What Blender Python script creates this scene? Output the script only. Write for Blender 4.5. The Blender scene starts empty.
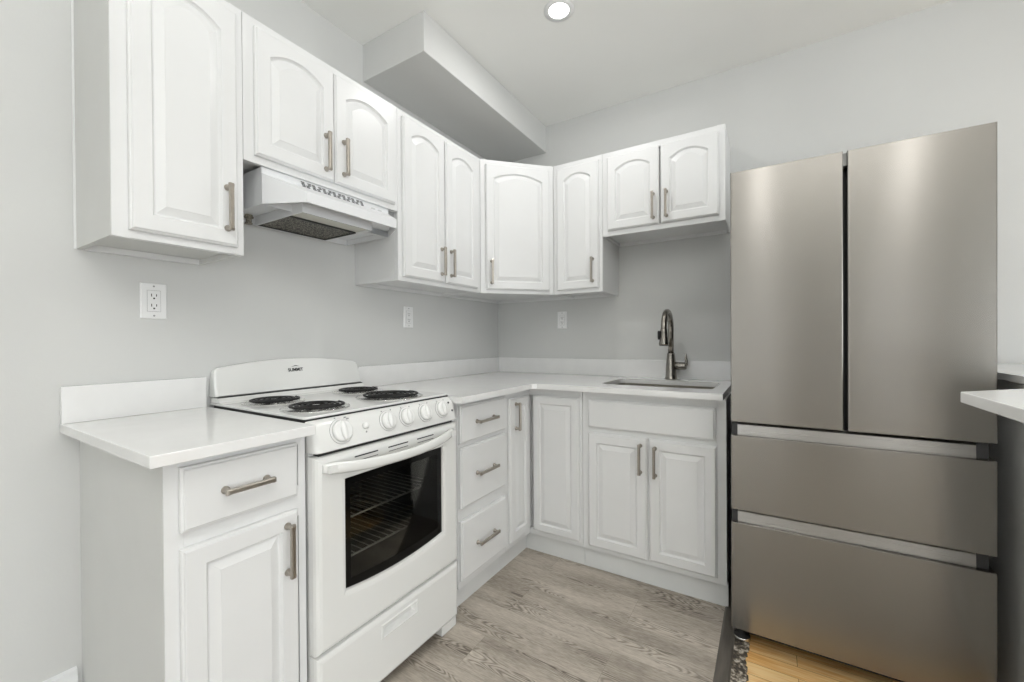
import bpy, math, random
from mathutils import Vector, Matrix, Quaternion
R90 = math.pi / 2
S = bpy.context.scene
COL = S.collection
random.seed(4)

# ---------------------------------------------------------------- camera
cd = bpy.data.cameras.new('camera'); cam = bpy.data.objects.new('camera', cd); COL.objects.link(cam)
cd.sensor_width = 36.0; cd.lens = 415.71 * 36 / 1024
cd.shift_x = (512 - 510.15) / 1024; cd.shift_y = (342.72 - 341) / 1024
cd.clip_start = 0.02
cr = [(0.8485893, 0.52901074, -0.00662096), (0.00259604, 0.00835094, 0.99996176), (0.5290458, -0.84857404, 0.00571318)]
m = Matrix(((cr[0][0], cr[1][0], cr[2][0]), (cr[0][1], cr[1][1], cr[2][1]), (cr[0][2], cr[1][2], cr[2][2]))).to_4x4()
m.translation = (1.7184, -2.5871, 1.1409)
cam.matrix_world = m
S.camera = cam

# ---------------------------------------------------------------- world, lights, exposure
S.view_settings.view_transform = 'Standard'; S.view_settings.look = 'None'
S.view_settings.exposure = 0.0; S.view_settings.gamma = 1.0; S.view_settings.use_curve_mapping = False
w = bpy.data.worlds.new('daylight'); S.world = w; w.use_nodes = True
w.node_tree.nodes['Background'].inputs[0].default_value = (0.93, 0.97, 1.0, 1)
w.node_tree.nodes['Background'].inputs[1].default_value = 1.0
CEIL = 2.62; FLOOR = -0.02
XR, YF = 6.0, -7.0                      # far side wall and the wall behind the camera
LAMP_W = 4.2; WINDOW_FILL_W = 96.0; SIDE_W = 78.0; CEILING_FILL_W = 31.0; STREAK_W = 15.0
def area(name, loc, rot, sx, sy, power, color=(1, 1, 1), shape='RECTANGLE', spread=math.pi):
    l = bpy.data.lights.new(name, 'AREA'); l.shape = shape; l.size = sx; l.size_y = sy
    l.energy = power; l.color = color; l.spread = spread
    o = bpy.data.objects.new(name, l); COL.objects.link(o); o.location = loc; o.rotation_euler = rot
    return o
# fill lights added at assumed windows behind the camera and a right-hand opening
area('window_daylight', (.565, YF + 0.05, 1.12), (R90, 0, math.pi), .9, 1.9, WINDOW_FILL_W * .7, (0.945, 0.972, 1.0))
area('window_daylight', (5.0, YF + 0.05, 1.12), (R90, 0, math.pi), 1.5, 1.9, WINDOW_FILL_W * 1.3, (0.945, 0.972, 1.0))
for xw in (1.60, 3.175):                # narrow lights added only to streak the refrigerator doors
    area('sidelight_daylight', (xw, YF + 0.05, 1.12), (R90, 0, math.pi), .40, 1.9, STREAK_W, (1.0, .985, .96))
area('side_daylight', (XR - 0.05, -3.4, 1.08), (R90, 0, R90), 4.6, 2.0, SIDE_W, (0.95, 0.975, 1.0))  # added fill from an assumed opening out of view
# added upward fill behind the camera, standing in for a bounced flash
area('bounce_flash', (2.1, -2.7, 1.85), (math.pi, 0, 0), .5, .5, CEILING_FILL_W, (1, 1, 1))

# ---------------------------------------------------------------- materials
def mat(name, color=(.8, .8, .8), rough=.5, metal=0., spec=.5, coat=0., emit=None):
    mm = bpy.data.materials.new(name); mm.use_nodes = True
    b = mm.node_tree.nodes['Principled BSDF']
    b.inputs['Base Color'].default_value = (*color, 1); b.inputs['Roughness'].default_value = rough
    b.inputs['Metallic'].default_value = metal; b.inputs['Specular IOR Level'].default_value = spec
    b.inputs['Coat Weight'].default_value = coat
    if emit:
        b.inputs['Emission Color'].default_value = (*emit[0], 1); b.inputs['Emission Strength'].default_value = emit[1]
    return mm
def nodes(mm): return mm.node_tree.nodes, mm.node_tree.links, mm.node_tree.nodes['Principled BSDF']
def noisy(mm, scale, amount, bump=0., detail=4, stretch=(1, 1, 1), bscale=None):
    """mottle the base colour by +-amount and add a bump"""
    N, L, b = nodes(mm)
    tc = N.new('ShaderNodeTexCoord'); mp = N.new('ShaderNodeMapping'); mp.inputs['Scale'].default_value = stretch
    L.new(tc.outputs['Object'], mp.inputs[0])
    n = N.new('ShaderNodeTexNoise'); n.inputs['Scale'].default_value = scale; n.inputs['Detail'].default_value = detail
    L.new(mp.outputs[0], n.inputs['Vector'])
    c = b.inputs['Base Color'].default_value[:3]
    r = N.new('ShaderNodeValToRGB')
    r.color_ramp.elements[0].position = .3; r.color_ramp.elements[1].position = .7
    r.color_ramp.elements[0].color = (*[max(0, x * (1 - amount)) for x in c], 1)
    r.color_ramp.elements[1].color = (*[min(1, x * (1 + amount)) for x in c], 1)
    L.new(n.outputs[0], r.inputs[0]); L.new(r.outputs[0], b.inputs['Base Color'])
    if bump:
        n2 = N.new('ShaderNodeTexNoise'); n2.inputs['Scale'].default_value = bscale or scale * 8
        n2.inputs['Detail'].default_value = 3
        L.new(mp.outputs[0], n2.inputs['Vector'])
        bp = N.new('ShaderNodeBump'); bp.inputs['Strength'].default_value = bump; bp.inputs['Distance'].default_value = .002
        L.new(n2.outputs[0], bp.inputs['Height']); L.new(bp.outputs[0], b.inputs['Normal'])
    return mm

M = {}
M['wall'] = noisy(mat('grey_wall_paint', (.655, .66, .645), .6, spec=.3), 2.5, .02, .12, bscale=160)
M['ceiling'] = noisy(mat('white_ceiling_paint', (.90, .905, .88), .8, spec=.2), 3, .01, .1, bscale=120)
M['cab'] = noisy(mat('white_cabinet_paint', (.79, .795, .79), .32, spec=.45), 6, .012, .04, bscale=90)
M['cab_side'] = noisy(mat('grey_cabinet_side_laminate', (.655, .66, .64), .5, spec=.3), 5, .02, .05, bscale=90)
M['toe'] = noisy(mat('pale_toe_board_paint', (.74, .75, .74), .45), 8, .03)
M['quartz'] = noisy(mat('white_quartz', (.83, .83, .82), .10, spec=.5), 14, .018)
M['nickel'] = noisy(mat('brushed_nickel', (.42, .385, .34), .30, 1.0), 60, .05)
M['faucet'] = noisy(mat('faucet_nickel', (.33, .31, .28), .24, 1.0), 60, .05)
M['enamel'] = mat('white_range_enamel', (.80, .805, .785), .16, spec=.5, coat=.3)
M['hood'] = mat('white_hood_enamel', (.80, .81, .82), .3, spec=.5)
M['knob'] = mat('white_knob_plastic', (.86, .865, .85), .22)
M['black'] = mat('black_gap', (.012, .012, .012), .5)
M['coil'] = mat('black_coil', (.010, .010, .010), .5, 0.0, spec=.3)
M['chrome'] = mat('chrome_bowl', (.7, .7, .68), .15, 1.0)
M['ovenliner'] = noisy(mat('dark_oven_enamel', (.12, .12, .118), .35), 20, .3)
M['frit'] = mat('black_glass_border', (.004, .004, .004), .08, spec=.25)
M['rack'] = mat('oven_rack_wire', (.85, .85, .83), .35, .6)
M['darkside'] = mat('charcoal_fridge_side', (.035, .035, .037), .45)
M['plastic'] = mat('white_outlet_plastic', (.88, .885, .88), .3)
M['slot'] = mat('dark_outlet_slot', (.03, .03, .03), .6)
M['rubber'] = mat('black_rubber', (.02, .02, .02), .7)
M['lamp'] = mat('lamp_lens', (1, 1, 1), .4, emit=((1, .99, .97), 9.0))
M['trimw'] = noisy(mat('white_trim_paint', (.80, .81, .81), .35), 8, .02)
M['seam'] = mat('paint_caulk', (.80, .81, .80), .5)
M['filterframe'] = mat('filter_frame', (.07, .07, .068), .4, .5)
M['ink'] = mat('black_print', (.02, .02, .02), .4)
M['greyprint'] = mat('grey_print', (.30, .30, .30), .5)
M['clamp'] = noisy(mat('dull_clamp_metal', (.28, .26, .21), .5, .8), 220, .6)
M['ventink'] = mat('vent_shadow', (.05, .05, .05), .6)
M['raw'] = noisy(mat('raw_particle_board', (.55, .47, .36), .8), 60, .12)

def glass(name):
    mm = bpy.data.materials.new(name); mm.use_nodes = True
    N, L = mm.node_tree.nodes, mm.node_tree.links
    N.clear(); o = N.new('ShaderNodeOutputMaterial')
    t = N.new('ShaderNodeBsdfTransparent'); t.inputs[0].default_value = (.62, .62, .60, 1)
    g = N.new('ShaderNodeBsdfGlossy'); g.inputs['Roughness'].default_value = .03
    f = N.new('ShaderNodeFresnel'); f.inputs[0].default_value = 1.33
    x = N.new('ShaderNodeMixShader')
    L.new(f.outputs[0], x.inputs[0]); L.new(t.outputs[0], x.inputs[1]); L.new(g.outputs[0], x.inputs[2]); L.new(x.outputs[0], o.inputs[0])
    return mm
M['ovenglass'] = glass('tinted_oven_glass')
M['paneglass'] = glass('window_glass'); M['paneglass'].node_tree.nodes['Transparent BSDF'].inputs[0].default_value = (.95, .96, .96, 1)

def steel(name, col, rough, bumps=.05):
    mm = mat(name, col, rough, 1.0); N, L, b = nodes(mm)
    tc = N.new('ShaderNodeTexCoord'); mp = N.new('ShaderNodeMapping'); mp.inputs['Scale'].default_value = (3, 3, 900)
    n = N.new('ShaderNodeTexNoise'); n.inputs['Scale'].default_value = 1.0; n.inputs['Detail'].default_value = 3
    L.new(tc.outputs['Object'], mp.inputs[0]); L.new(mp.outputs[0], n.inputs['Vector'])
    r = N.new('ShaderNodeMapRange'); r.inputs['To Min'].default_value = rough - .04; r.inputs['To Max'].default_value = rough + .05
    L.new(n.outputs[0], r.inputs[0]); L.new(r.outputs[0], b.inputs['Roughness'])
    b.inputs['Anisotropic'].default_value = .88; b.inputs['Anisotropic Rotation'].default_value = .25
    t = N.new('ShaderNodeTangent'); t.direction_type = 'UV_MAP'; t.uv_map = 'UVMap'
    L.new(t.outputs[0], b.inputs['Tangent'])
    bp = N.new('ShaderNodeBump'); bp.inputs['Strength'].default_value = bumps; bp.inputs['Distance'].default_value = .0004
    L.new(n.outputs[0], bp.inputs['Height']); L.new(bp.outputs[0], b.inputs['Normal'])
    return mm
M['steel'] = steel('brushed_stainless', (.30, .285, .262), .24)
M['steelbright'] = steel('stainless_channel', (.42, .41, .395), .28)
M['sinksteel'] = noisy(mat('sink_steel', (.50, .47, .42), .28, 1.0), 40, .05)

def wood(name, light, mid, dark, pw, pl, ring_amt, rough, along_x=True, seam=(.24, .21, .18), contrast=1.0, rings=120, fine=1.0):
    """planks running along world x with grain, rings and seams"""
    mm = mat(name, mid, rough, spec=.35); N, L, b = nodes(mm)
    tc = N.new('ShaderNodeTexCoord')
    br = N.new('ShaderNodeTexBrick'); br.offset = .37; br.inputs['Scale'].default_value = 1
    br.inputs['Brick Width'].default_value = pl; br.inputs['Row Height'].default_value = pw
    br.inputs['Mortar Size'].default_value = .0008; br.inputs['Mortar Smooth'].default_value = .1
    br.inputs['Color1'].default_value = (0, 0, 0, 1); br.inputs['Color2'].default_value = (1, 1, 1, 1); br.inputs['Mortar'].default_value = (.5, .5, .5, 1)
    L.new(tc.outputs['Object'], br.inputs['Vector'])
    # per-plank offset
    sh = N.new('ShaderNodeVectorMath'); sh.operation = 'MULTIPLY_ADD'
    L.new(br.outputs['Color'], sh.inputs[0]); sh.inputs[1].default_value = (7.3, 3.1, 5.7); L.new(tc.outputs['Object'], sh.inputs[2])
    mp = N.new('ShaderNodeMapping'); mp.inputs['Scale'].default_value = (1.3, 11, 1); L.new(sh.outputs[0], mp.inputs[0])
    n1 = N.new('ShaderNodeTexNoise'); n1.inputs['Scale'].default_value = 1.0; n1.inputs['Detail'].default_value = 2; n1.inputs['Roughness'].default_value = .45
    L.new(mp.outputs[0], n1.inputs['Vector'])
    mu = N.new('ShaderNodeMath'); mu.operation = 'MULTIPLY'; mu.inputs[1].default_value = rings; L.new(n1.outputs[0], mu.inputs[0])
    si = N.new('ShaderNodeMath'); si.operation = 'SINE'; L.new(mu.outputs[0], si.inputs[0])
    mp2 = N.new('ShaderNodeMapping'); mp2.inputs['Scale'].default_value = (7, 120, 1); L.new(sh.outputs[0], mp2.inputs[0])
    n2 = N.new('ShaderNodeTexNoise'); n2.inputs['Scale'].default_value = 1; n2.inputs['Detail'].default_value = 5; L.new(mp2.outputs[0], n2.inputs['Vector'])
    # where the rings show
    mp3 = N.new('ShaderNodeMapping'); mp3.inputs['Scale'].default_value = (1.6, 5, 1); L.new(sh.outputs[0], mp3.inputs[0])
    n3 = N.new('ShaderNodeTexNoise'); n3.inputs['Scale'].default_value = 1.3; n3.inputs['Detail'].default_value = 3; L.new(mp3.outputs[0], n3.inputs['Vector'])
    msk = N.new('ShaderNodeMapRange'); msk.inputs['From Min'].default_value = .44; msk.inputs['From Max'].default_value = .58; L.new(n3.outputs[0], msk.inputs[0])
    a = N.new('ShaderNodeMath'); a.operation = 'MULTIPLY'; L.new(si.outputs[0], a.inputs[0]); L.new(msk.outputs[0], a.inputs[1])
    h2 = N.new('ShaderNodeMath'); h2.operation = 'MULTIPLY'; h2.inputs[1].default_value = .5; L.new(n2.outputs[0], h2.inputs[0])
    a2 = N.new('ShaderNodeMath'); a2.operation = 'MULTIPLY_ADD'; L.new(a.outputs[0], a2.inputs[0]); a2.inputs[1].default_value = ring_amt * .6; L.new(h2.outputs[0], a2.inputs[2])
    a3 = N.new('ShaderNodeMath'); a3.operation = 'MULTIPLY_ADD'; L.new(n3.outputs[0], a3.inputs[0]); a3.inputs[1].default_value = .42 * contrast; L.new(a2.outputs[0], a3.inputs[2])
    a4 = N.new('ShaderNodeMath'); a4.operation = 'MULTIPLY_ADD'; L.new(br.outputs['Color'], a4.inputs[0]); a4.inputs[1].default_value = .07 * contrast; L.new(a3.outputs[0], a4.inputs[2])
    r = N.new('ShaderNodeValToRGB'); e = r.color_ramp.elements
    e[0].position = .31; e[0].color = (*dark, 1); e[1].position = .67; e[1].color = (*light, 1)
    k = e.new(.49); k.color = (*mid, 1)
    L.new(a4.outputs[0], r.inputs[0])
    mx = N.new('ShaderNodeMix'); mx.data_type = 'RGBA'; L.new(br.outputs['Fac'], mx.inputs[0])
    L.new(r.outputs[0], mx.inputs[6]); mx.inputs[7].default_value = (*seam, 1)
    L.new(mx.outputs[2], b.inputs['Base Color'])
    bp = N.new('ShaderNodeBump'); bp.inputs['Strength'].default_value = .25; bp.inputs['Distance'].default_value = .001
    L.new(a2.outputs[0], bp.inputs['Height']); L.new(bp.outputs[0], b.inputs['Normal'])
    return mm
def vinyl_plank():
    """grey-brown vinyl planks along world x: short fine grain, soft bands, chains of cathedral rings"""
    mm = mat('grey_plank_floor', (.4, .36, .31), .42, spec=.35); N, L, b = nodes(mm)
    tc = N.new('ShaderNodeTexCoord')
    br = N.new('ShaderNodeTexBrick'); br.offset = .37; br.inputs['Scale'].default_value = 1
    br.inputs['Brick Width'].default_value = 1.22; br.inputs['Row Height'].default_value = .18
    br.inputs['Mortar Size'].default_value = .0007; br.inputs['Mortar Smooth'].default_value = .1
    br.inputs['Color1'].default_value = (0, 0, 0, 1); br.inputs['Color2'].default_value = (1, 1, 1, 1); br.inputs['Mortar'].default_value = (.5, .5, .5, 1)
    L.new(tc.outputs['Object'], br.inputs['Vector'])
    sh = N.new('ShaderNodeVectorMath'); sh.operation = 'MULTIPLY_ADD'
    L.new(br.outputs['Color'], sh.inputs[0]); sh.inputs[1].default_value = (7.3, 3.1, 0); L.new(tc.outputs['Object'], sh.inputs[2])
    def noise(sc, det, rough=.5):
        mp = N.new('ShaderNodeMapping'); mp.inputs['Scale'].default_value = sc; L.new(sh.outputs[0], mp.inputs[0])
        n = N.new('ShaderNodeTexNoise'); n.inputs['Scale'].default_value = 1; n.inputs['Detail'].default_value = det; n.inputs['Roughness'].default_value = rough
        L.new(mp.outputs[0], n.inputs['Vector']); return n.outputs[0]
    def mth(op, x, y, z=None):
        k = N.new('ShaderNodeMath'); k.operation = op
        for i, q in enumerate((x, y, z)):
            if q is None: continue
            if isinstance(q, (int, float)): k.inputs[i].default_value = q
            else: L.new(q, k.inputs[i])
        return k.outputs[0]
    fine = noise((26, 190, 1), 4, .6); band = noise((1.6, 9, 1), 4, .55)
    field = noise((3.2, 17, 1), 1.5, .4); where = noise((2.2, 12, 1), 2)
    rings = mth('POWER', mth('ABSOLUTE', mth('SINE', mth('MULTIPLY', field, 62), 0), 0), 3.0)
    mr = N.new('ShaderNodeMapRange'); mr.inputs['From Min'].default_value = .53; mr.inputs['From Max'].default_value = .60; L.new(where, mr.inputs[0])
    ring = mth('MULTIPLY', rings, mr.outputs[0])
    v = mth('MULTIPLY_ADD', fine, .42, mth('MULTIPLY', band, .50))
    v = mth('MULTIPLY_ADD', ring, -.20, v)
    v = mth('MULTIPLY_ADD', mr.outputs[0], .05, v)
    r = N.new('ShaderNodeValToRGB'); e = r.color_ramp.elements
    e[0].position = .24; e[0].color = (.15, .125, .10, 1); e[1].position = .64; e[1].color = (.66, .60, .525, 1)
    k = e.new(.46); k.color = (.44, .39, .33, 1)
    L.new(v, r.inputs[0])
    mx = N.new('ShaderNodeMix'); mx.data_type = 'RGBA'; L.new(br.outputs['Fac'], mx.inputs[0])
    L.new(r.outputs[0], mx.inputs[6]); mx.inputs[7].default_value = (.30, .265, .22, 1)
    L.new(mx.outputs[2], b.inputs['Base Color'])
    bp = N.new('ShaderNodeBump'); bp.inputs['Strength'].default_value = .2; bp.inputs['Distance'].default_value = .001
    L.new(v, bp.inputs['Height']); L.new(bp.outputs[0], b.inputs['Normal'])
    return mm
M['floor'] = vinyl_plank()
M['oldfloor'] = wood('orange_hardwood', (.95, .68, .34), (.80, .43, .14), (.30, .12, .03), .062, .9, .05, .35, seam=(.28, .12, .03), contrast=1.45)
M['strip'] = noisy(mat('dark_reducer_strip', (.15, .135, .115), .35, .3), 8, .2, stretch=(8, 1, 1))
def adhesive():
    mm = mat('old_adhesive', (.3, .27, .23), .75); N, L, b = nodes(mm)
    tc = N.new('ShaderNodeTexCoord'); n = N.new('ShaderNodeTexNoise'); n.inputs['Scale'].default_value = 70; n.inputs['Detail'].default_value = 6
    L.new(tc.outputs['Object'], n.inputs['Vector']); r = N.new('ShaderNodeValToRGB'); e = r.color_ramp.elements
    e[0].position = .42; e[0].color = (.05, .043, .035, 1); e[1].position = .66; e[1].color = (.62, .57, .49, 1)
    k = e.new(.52); k.color = (.17, .14, .105, 1)
    L.new(n.outputs[0], r.inputs[0]); L.new(r.outputs[0], b.inputs['Base Color']); return mm
M['adhesive'] = adhesive()
def mesh_filter():
    mm = mat('greasy_filter_mesh', (.3, .29, .26), .5, .7); N, L, b = nodes(mm)
    tc = N.new('ShaderNodeTexCoord'); n = N.new('ShaderNodeTexVoronoi'); n.inputs['Scale'].default_value = 170
    L.new(tc.outputs['Object'], n.inputs['Vector']); r = N.new('ShaderNodeValToRGB'); e = r.color_ramp.elements
    e[0].position = .15; e[0].color = (.40, .37, .31, 1); e[1].position = .62; e[1].color = (.03, .028, .022, 1)
    L.new(n.outputs['Distance'], r.inputs[0]); L.new(r.outputs[0], b.inputs['Base Color'])
    return mm
M['filter'] = mesh_filter()

# ---------------------------------------------------------------- mesh building
class MB:
    def __init__(s): s.v = []; s.f = []; s.mi = []; s.sm = []
    def add(s, vs, fs, smooth=False, mi=0):
        o = len(s.v); s.v += [tuple(p) for p in vs]
        for f in fs: s.f.append([o + i for i in f]); s.mi.append(mi); s.sm.append(smooth)
        return s
    def box(s, x0, x1, y0, y1, z0, z1, mi=0):
        x0, x1 = sorted((x0, x1)); y0, y1 = sorted((y0, y1)); z0, z1 = sorted((z0, z1))
        v = [(x, y, z) for x in (x0, x1) for y in (y0, y1) for z in (z0, z1)]
        return s.add(v, [(0, 1, 3, 2), (4, 6, 7, 5), (0, 4, 5, 1), (2, 3, 7, 6), (0, 2, 6, 4), (1, 5, 7, 3)], mi=mi)
    def loops(s, L, cap0=True, cap1=True, smooth=False, mi=0, closed=True):
        n = len(L[0]); vs = [p for l in L for p in l]; fs = []
        for i in range(len(L) - 1):
            for j in range(n if closed else n - 1):
                k = (j + 1) % n
                fs.append((i * n + j, i * n + k, (i + 1) * n + k, (i + 1) * n + j))
        s.add(vs, fs, smooth, mi)
        if cap0: s.add(L[0], [tuple(range(n))[::-1]], False, mi)
        if cap1: s.add(L[-1], [tuple(range(n))], False, mi)
        return s
    def prism(s, poly, axis, a, b, mi=0, smooth=False):
        """poly: 2-D outline in the two other axes (x: (y,z); y: (x,z); z: (x,y)) extruded from a to b"""
        def P(p, t): return {'x': (t, p[0], p[1]), 'y': (p[0], t, p[1]), 'z': (p[0], p[1], t)}[axis]
        return s.loops([[P(p, a) for p in poly], [P(p, b) for p in poly]], smooth=smooth, mi=mi)
    def tube(s, path, r, n=10, smooth=True, mi=0, squash=None, cap=True):
        path = [Vector(p) for p in path]; L = []; rs = r if isinstance(r, (list, tuple)) else [r] * len(path)
        up = None
        for i, p in enumerate(path):
            t = ((path[min(i + 1, len(path) - 1)] - path[max(i - 1, 0)])).normalized()
            if up is None:
                up = Vector((0, 0, 1)) if abs(t.z) < .9 else Vector((1, 0, 0))
            side = t.cross(up).normalized(); up = side.cross(t).normalized()
            L.append([tuple(p + side * math.cos(a) * rs[i] + up * math.sin(a) * rs[i] * (squash or 1)) for a in [2 * math.pi * k / n for k in range(n)]])
        return s.loops(L, cap, cap, smooth, mi)
    def lathe(s, prof, c=(0, 0, 0), axis=(0, 0, 1), n=24, mi=0, caps=True, smooth=True):
        """prof: list of (radius, height along axis)"""
        q = Vector((0, 0, 1)).rotation_difference(Vector(axis).normalized()); c = Vector(c)
        L = [[tuple(c + q @ Vector((r * math.cos(a), r * math.sin(a), h))) for a in [2 * math.pi * k / n for k in range(n)]] for r, h in prof]
        return s.loops(L, caps, caps, smooth, mi)
    def obj(s, name, mats, parent=None, bevel=0., seg=2, loc=None, rotz=0, uv=False, autosmooth=None):
        me = bpy.data.meshes.new(name); me.from_pydata(s.v, [], s.f)
        for mm in (mats if isinstance(mats, (list, tuple)) else [mats]): me.materials.append(mm)
        me.polygons.foreach_set('material_index', s.mi); me.polygons.foreach_set('use_smooth', s.sm)
        if uv:
            l = me.uv_layers.new(name='UVMap')
            for lp in me.loops:
                c = me.vertices[lp.vertex_index].co; l.data[lp.index].uv = (c.x + c.y * .3, c.z)
        import bmesh
        bm = bmesh.new(); bm.from_mesh(me); bmesh.ops.remove_doubles(bm, verts=bm.verts, dist=1e-6)
        bmesh.ops.recalc_face_normals(bm, faces=bm.faces); bm.to_mesh(me); bm.free()
        me.update()
        o = bpy.data.objects.new(name, me); COL.objects.link(o)
        if parent: o.parent = parent
        if loc: o.location = loc
        if rotz: o.rotation_euler = (0, 0, rotz)
        if bevel:
            bv = o.modifiers.new('bevel', 'BEVEL'); bv.width = bevel; bv.segments = seg; bv.limit_method = 'ANGLE'; bv.angle_limit = math.radians(40)
            bv.harden_normals = False
        return o
def thing(name, label, cat, loc, rotz=0, group=None):
    o = bpy.data.objects.new(name, None); COL.objects.link(o); o.location = loc; o.rotation_euler = (0, 0, rotz)
    o.empty_display_size = .1
    o['label'] = label; o['category'] = cat
    if group: o['group'] = group
    return o
def tag(o, label, cat, group=None):
    o['label'] = label; o['category'] = cat
    if group: o['group'] = group
    return o
def struct(mb, name, mm, **k):
    o = mb.obj(name, mm, **k); o['kind'] = 'structure'; return o

# ---------------------------------------------------------------- the room
W = .12
struct(MB().box(-W, 0, YF, W, FLOOR - .05, CEIL + .05), 'wall_left', M['wall'])
struct(MB().box(0, XR, 0, W, FLOOR - .05, CEIL + .05), 'wall_back', M['wall'])
# side wall and wall behind the camera; their openings are added for fill light
mb = MB()
mb.box(XR, XR + W, -1.0, W, FLOOR - .05, CEIL + .05); mb.box(XR, XR + W, YF, -5.8, FLOOR - .05, CEIL + .05)
mb.box(XR, XR + W, -5.8, -1.0, FLOOR - .05, .02); mb.box(XR, XR + W, -5.8, -1.0, 2.14, CEIL + .05)
struct(mb, 'wall_right', M['wall'])
mb = MB()
mb.box(-W, .08, YF - W, YF, FLOOR - .05, CEIL + .05); 
for a_, b_ in ((1.05, 1.36), (1.84, 2.935), (3.415, 4.18)): mb.box(a_, b_, YF - W, YF, FLOOR - .05, CEIL + .05)
mb.box(5.82, XR + W, YF - W, YF, FLOOR - .05, CEIL + .05)
for a_, b_ in ((.08, 1.05), (1.36, 1.84), (2.935, 3.415), (4.18, 5.82)):
    mb.box(a_, b_, YF - W, YF, FLOOR - .05, .12); mb.box(a_, b_, YF - W, YF, 2.12, CEIL + .05)
struct(mb, 'wall_front', M['wall'])
def window(n, x0, x1, z0, z1, y):
    f = MB(); t = .05
    f.box(x0, x1, y - .06, y - .02, z0, z0 + t); f.box(x0, x1, y - .06, y - .02, z1 - t, z1); f.box(x0, x0 + t, y - .06, y - .02, z0 + t, z1 - t)
    f.box(x1 - t, x1, y - .06, y - .02, z0 + t, z1 - t); f.box(x0 + t, x1 - t, y - .06, y - .02, (z0 + z1) / 2 - .02, (z0 + z1) / 2 + .02)
    o = struct(f, 'window_%d' % n, M['trimw'])
    MB().box(x0 + t, x1 - t, y - .045, y - .041, z0 + t, (z0 + z1) / 2 - .02).obj('window_pane', M['paneglass'], o)
    MB().box(x0 + t, x1 - t, y - .045, y - .041, (z0 + z1) / 2 + .02, z1 - t).obj('window_pane', M['paneglass'], o)
window(1, .08, 1.05, .12, 2.12, YF); window(2, 1.36, 1.84, .12, 2.12, YF); window(3, 2.935, 3.415, .12, 2.12, YF); window(4, 4.18, 5.82, .12, 2.12, YF)  # assumed windows, added for fill light; the narrow pair for refrigerator streaks
struct(MB().box(-W, XR + W, YF - W, W, CEIL, CEIL + .12), 'ceiling', M['ceiling'])
struct(MB().box(0, .412, -1.203, 0, 2.438, CEIL), 'trim_1', M['wall'], bevel=.003)
STX = 1.556
HWY = -1.07                              # hardwood cut short out of view, limiting orange reflections in the refrigerator
struct(MB().prism([(0, 0), (0, YF), (XR, YF), (XR, HWY), (STX, HWY), (STX, 0)], 'z', FLOOR - .05, FLOOR), 'floor', M['floor'])
struct(MB().box(STX, XR, HWY, 0, FLOOR - .06, FLOOR - .004), 'floor_old_hardwood', M['oldfloor'])
# reducer strip between the two floors and the strip of dried adhesive along it
mb = MB().prism([(STX - .003, FLOOR), (STX + .004, FLOOR + .004), (STX + .040, FLOOR + .003), (STX + .047, FLOOR - .004), (STX + .047, FLOOR - .01), (STX - .003, FLOOR - .01)], 'y', HWY, -.03)
struct(mb, 'trim_2', M['strip'])
pts = []
yy = HWY
while yy < -.05:
    pts.append((STX + .092 + random.uniform(-.004, .004) + .004 * math.sin(yy * 31), yy)); yy += .007
poly = [(STX + .046, HWY)] + pts + [(STX + .046, -.05)]
mb = MB().prism(poly[::-1], 'z', FLOOR - .005, FLOOR - .002)
o = tag(mb.obj('adhesive_residue', M['adhesive']), 'mottled dried adhesive residue along the bare hardwood edge', 'residue'); o['kind'] = 'stuff'
mb = MB().prism([(0, FLOOR), (.016, FLOOR), (.016, .165), (.011, .178), (.009, .195), (0, .20)], 'y', YF, -2.235)
struct(mb, 'baseboard_left', M['trimw'])
# painted caulk bead where the near wall cabinet meets the wall
# ---- peninsula: half wall carrying the bar counter
struct(MB().box(2.345, 2.47, -1.5, 0, FLOOR, 1.007), 'wall_peninsula', M['wall'])
poly = [(2.33, -.002), (2.33, -1.10), (2.05, -1.378), (2.05, -1.95), (2.75, -1.95), (2.75, -.002)]
tag(MB().prism(poly, 'z', 1.0075, 1.030).obj('bar_counter', M['quartz'], bevel=.002), 'white bar countertop with angled corner on half wall right of refrigerator', 'counter')

# ---------------------------------------------------------------- cabinets
def handle(parent, x, z, vertical=True, length=.142, y=-.0195):
    """bar pull centred at (x, z) on the face y; round feet and a squared bar"""
    h = length / 2; mb = MB()
    for sgn in (-1, 1):
        c = (x, y, z + sgn * (h - .009)) if vertical else (x + sgn * (h - .009), y, z)
        mb.lathe([(.0095, 0), (.0095, .003), (.0065, .006), (.006, .014), (.0066, .024)], c, (0, -1, 0), 16)
    # bar, a little thicker at its ends
    L = []
    for t in [-1, -.93, -.8, -.4, 0, .4, .8, .93, 1]:
        a = .0056 if abs(t) < .85 else .0066
        d = y - .021; e = y - .032 + (0.002 if abs(t) > .95 else 0)
        if vertical: L.append([(x - a, d, z + t * h), (x - a, e + .002, z + t * h), (x - a + .002, e, z + t * h), (x + a - .002, e, z + t * h), (x + a, e + .002, z + t * h), (x + a, d, z + t * h)])
        else: L.append([(x + t * h, d, z + a), (x + t * h, e + .002, z + a), (x + t * h, e, z + a - .002), (x + t * h, e, z - a + .002), (x + t * h, e + .002, z - a), (x + t * h, d, z - a)])
    mb.loops(L)
    o = mb.obj('handle', M['nickel'], parent); return o

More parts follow.
